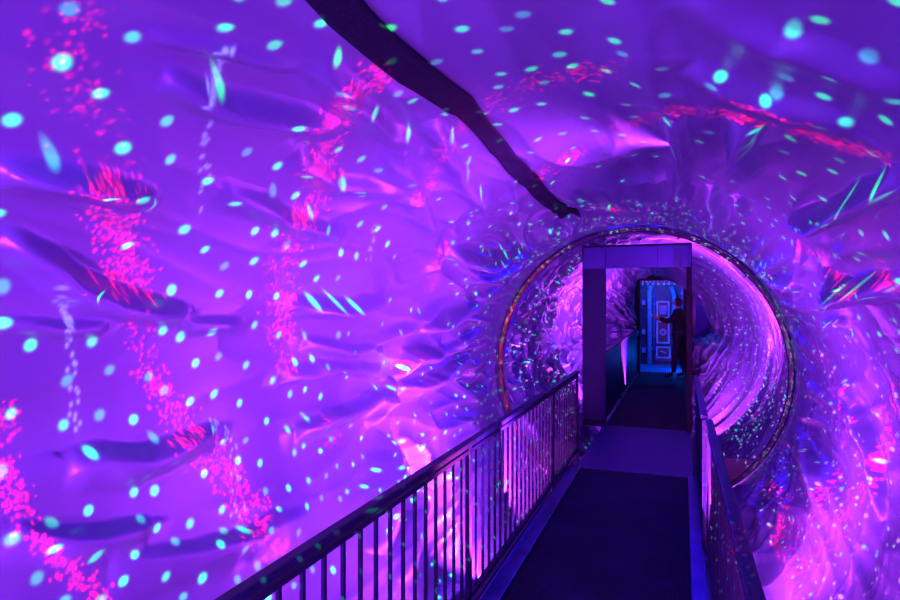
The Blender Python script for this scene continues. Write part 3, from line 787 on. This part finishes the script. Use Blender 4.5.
# everywhere else the same loose lattice of dots carries on
step = 0.155
s = -1.6
while s < 13.0:
    v = -PI/2*1.45
    while v < 1.5*PI*1.45:
        ss = s + random.uniform(-.055, .055); ph = (v + random.uniform(-.055, .055))/1.45
        v += step
        p_ = cyl(ss, ph)
        rel = p_ - np.array([0, 0, EYE]); depth = float(rel @ F)
        inside = False
        if depth > 0.2:
            X = 450 + 600*float(rel @ R_)/depth; Y = 300 - 600*rel[2]/depth
            # the part of the cloth whose dots are traced one by one above
            inside = (0 < X < 450 and 0 < Y < 420 and ss < 5.4) or (450 <= X < 900 and 0 < Y < 200 and ss < 5.0)
        if p_[2] < -0.05:
            bt = -PROJ[2]/(p_[2]-PROJ[2]); bx_ = PROJ[0] + (p_[0]-PROJ[0])*bt
            if -1.05 < bx_ < 0.2: continue
        if ss > 5.6:
            bt = (7.8-PROJ[1])/(p_[1]-PROJ[1]); bp = PROJ + (p_-PROJ)*bt
            if -1.25 < bp[0] < 0.14 and -0.1 < bp[2] < 2.36: continue
        if inside or not free(ss, ph, 0.085): continue
        right = math.cos(ph) > 0.3 and math.sin(ph) < 0.3
        if ss > 6.3:
            col = random.choice(((0.3, 0.3, 0.35), (0.1, 0.4, 0.3), (0.5, 0.25, 0.35))); r0 = 0.014
        elif right:
            col = random.choice(((0.45, 0.4, 0.4), (0.1, 0.45, 0.35), (0.55, 0.3, 0.3))); r0 = 0.013
        else:
            col = [c_*random.choice((1, .8, .6)) for c_ in GREEN]; r0 = 0.016
        splat(ss, ph, r0*1.3, r0, col)
    s += step
# finer, closer sparks low on the right
s = 0.3
while s < 12.6:
    v = -1.45*1.45
    while v < 0.55*1.45:
        ss = s + random.uniform(-.05, .05); ph = (v + random.uniform(-.05, .05))/1.45; v += 0.105
        if random.random() < 0.35 or not free(ss, ph, 0.03): continue
        p_ = cyl(ss, ph)
        if p_[2] < -0.05:
            bt = -PROJ[2]/(p_[2]-PROJ[2]); bx_ = PROJ[0] + (p_[0]-PROJ[0])*bt
            if -1.05 < bx_ < 0.2: continue
        if ss > 5.6:
            bt = (7.8-PROJ[1])/(p_[1]-PROJ[1]); bp = PROJ + (p_-PROJ)*bt
            if -1.25 < bp[0] < 0.14 and -0.1 < bp[2] < 2.36: continue
        k = random.uniform(.55, .95)
        col = random.choice(((.55, .5, .42), (.6, .3, .35), (.15, .5, .4), (.6, .5, .5)))
        splat(ss, ph, 0.013, 0.008, [c_*k for c_ in col])
    s += 0.105
# red speckle swarms: polyline in the photograph, half width, count, strength
SW = [([(90,0),(62,50),(85,100),(112,150),(112,200)], 34, 110, .5), ([(110,195),(118,225),(128,260),(132,292)], 26, 260, .75),
 ([(385,72),(352,95),(338,125),(322,160),(312,180)], 14, 260, .8), ([(330,170),(308,205),(292,240),(283,290),(284,345)], 15, 420, .9),
 ([(283,345),(288,375)], 8, 25, .7), ([(470,115),(445,150),(430,180),(415,215)], 8, 170, .8), ([(446,240),(438,262),(430,292)], 6, 120, .8),
 ([(530,178),(560,162),(600,140),(640,120),(672,110)], 9, 260, .8), ([(672,110),(712,112),(760,118),(800,128),(845,145),(890,160)], 8, 230, .8),
 ([(490,108),(520,88),(560,76),(620,68)], 13, 130, .7), ([(588,217),(612,210),(645,214)], 5, 90, .8),
 ([(150,370),(180,420),(205,460),(235,495),(262,530),(285,560)], 18, 300, .95), ([(130,310),(145,350),(160,390)], 14, 60, .6),
 ([(0,460),(18,500),(22,522)], 16, 70, .9), ([(35,535),(60,560),(90,590),(110,620)], 16, 110, .9), ([(5,400),(10,440)], 12, 30, .6),
 ([(215,440),(240,480),(265,510)], 10, 80, .8), ([(790,130),(830,142),(872,156)], 7, 60, .8), ([(850,225),(870,250),(890,290)], 12, 50, .6),
 ([(790,240),(830,262),(850,300)], 7, 70, .7), ([(800,330),(835,380),(845,430),(835,480),(800,520),(770,545)], 9, 220, .8),
 ([(893,380),(890,440),(865,490),(830,540),(780,590)], 10, 240, .9), ([(820,500),(790,545),(760,590)], 12, 180, .9), ([(760,480),(790,500),(775,540)], 8, 70, .8),
 ([(420,350),(432,390),(428,420)], 10, 60, .5), ([(328,420),(330,445)], 8, 30, .6), ([(400,320),(405,400),(400,440)], 16, 40, .5),
 ([(530,190),(500,240),(470,300)], 14, 60, .5)]
for pts, wpx, cnt, st in SW:
    L = [0]
    for i in range(len(pts)-1): L.append(L[-1] + math.dist(pts[i], pts[i+1]))
    for _ in range(int(cnt*1.5)):
        d = random.random()*L[-1]; i = max(k for k in range(len(pts)-1) if L[k] <= d)
        t = (d-L[i])/max(L[i+1]-L[i], 1e-6)
        px = pts[i][0]*(1-t) + pts[i+1][0]*t + random.gauss(0, wpx*0.55); py = pts[i][1]*(1-t) + pts[i+1][1]*t + random.gauss(0, wpx*0.4)
        try: s, ph = seen_at(px, py)
        except Exception: continue
        if s > 6.2 or s < -1.5: continue
        r0 = random.uniform(.0042, .0085)*(1.0 if s < 3 else 1.15)
        k = min(1.0, st*1.3)*random.uniform(.45, 1)
        splat(s, ph, r0*1.0, r0*random.uniform(1.0, 1.6), (1.0*k, 0.01*k, 0.06*k), 0.5)
# faint pale violet streaks
for pts, wpx, cnt in (([(225,50),(213,90),(206,150),(204,215)], 5, 46), ([(62,285),(70,340),(76,430)], 5, 44), ([(375,225),(370,260)], 3, 20), ([(215,420),(235,450),(240,520)], 7, 30)):
    for _ in range(cnt):
        t = random.random()*(len(pts)-1); i = int(t); t -= i
        s, ph = seen_at(pts[i][0]*(1-t)+pts[i+1][0]*t+random.gauss(0, wpx*.5), pts[i][1]*(1-t)+pts[i+1][1]*t)
        splat(s, ph, .008, .012, (0.35, 0.30, 0.5), 0.6)
buf = np.ones((IH, IW, 4), np.float32); buf[..., :3] = img
im = bpy.data.images.new('laser_star_pattern', IW, IH, alpha=False)
im.pixels.foreach_set(buf.ravel()); im.update(); im.pack()
del buf
ld = bpy.data.lights.new('laser_star_projector', 'POINT'); ld.shadow_soft_size = 0.0; ld.energy = 1.0
ld.use_nodes = True
lo = bpy.data.objects.new('laser_star_projector', ld); C.objects.link(lo); lo.location = tuple(PROJ)
nt = ld.node_tree; em = nt.nodes['Emission']
tc = nt.nodes.new('ShaderNodeTexCoord'); sep = nt.nodes.new('ShaderNodeSeparateXYZ')
nt.links.new(tc.outputs['Normal'], sep.inputs[0])
def mth(op, a, b2=None):
    n_ = nt.nodes.new('ShaderNodeMath'); n_.operation = op
    for i, q in enumerate((a, b2)):
        if q is None: continue
        if isinstance(q, (int, float)): n_.inputs[i].default_value = q
        else: nt.links.new(q, n_.inputs[i])
    return n_.outputs[0]
SGN = 1.0
X_ = mth('MULTIPLY', sep.outputs[0], SGN); Y_ = mth('MULTIPLY', sep.outputs[1], SGN); Z_ = mth('MULTIPLY', sep.outputs[2], SGN)
az = mth('ARCTAN2', X_, Y_); el = mth('ARCSINE', Z_)
u = mth('DIVIDE', mth('SUBTRACT', az, AZ0), AZ1-AZ0); v = mth('DIVIDE', mth('SUBTRACT', el, EL0), EL1-EL0)
cmb = nt.nodes.new('ShaderNodeCombineXYZ'); nt.links.new(u, cmb.inputs[0]); nt.links.new(v, cmb.inputs[1])
ti = nt.nodes.new('ShaderNodeTexImage'); ti.image = im; ti.extension = 'CLIP'; ti.interpolation = 'Linear'
nt.links.new(cmb.outputs[0], ti.inputs[0]); nt.links.new(ti.outputs[0], em.inputs['Color'])
fo = nt.nodes.new('ShaderNodeLightFalloff'); fo.inputs['Strength'].default_value = 1500.0
nt.links.new(fo.outputs['Constant'], em.inputs['Strength'])
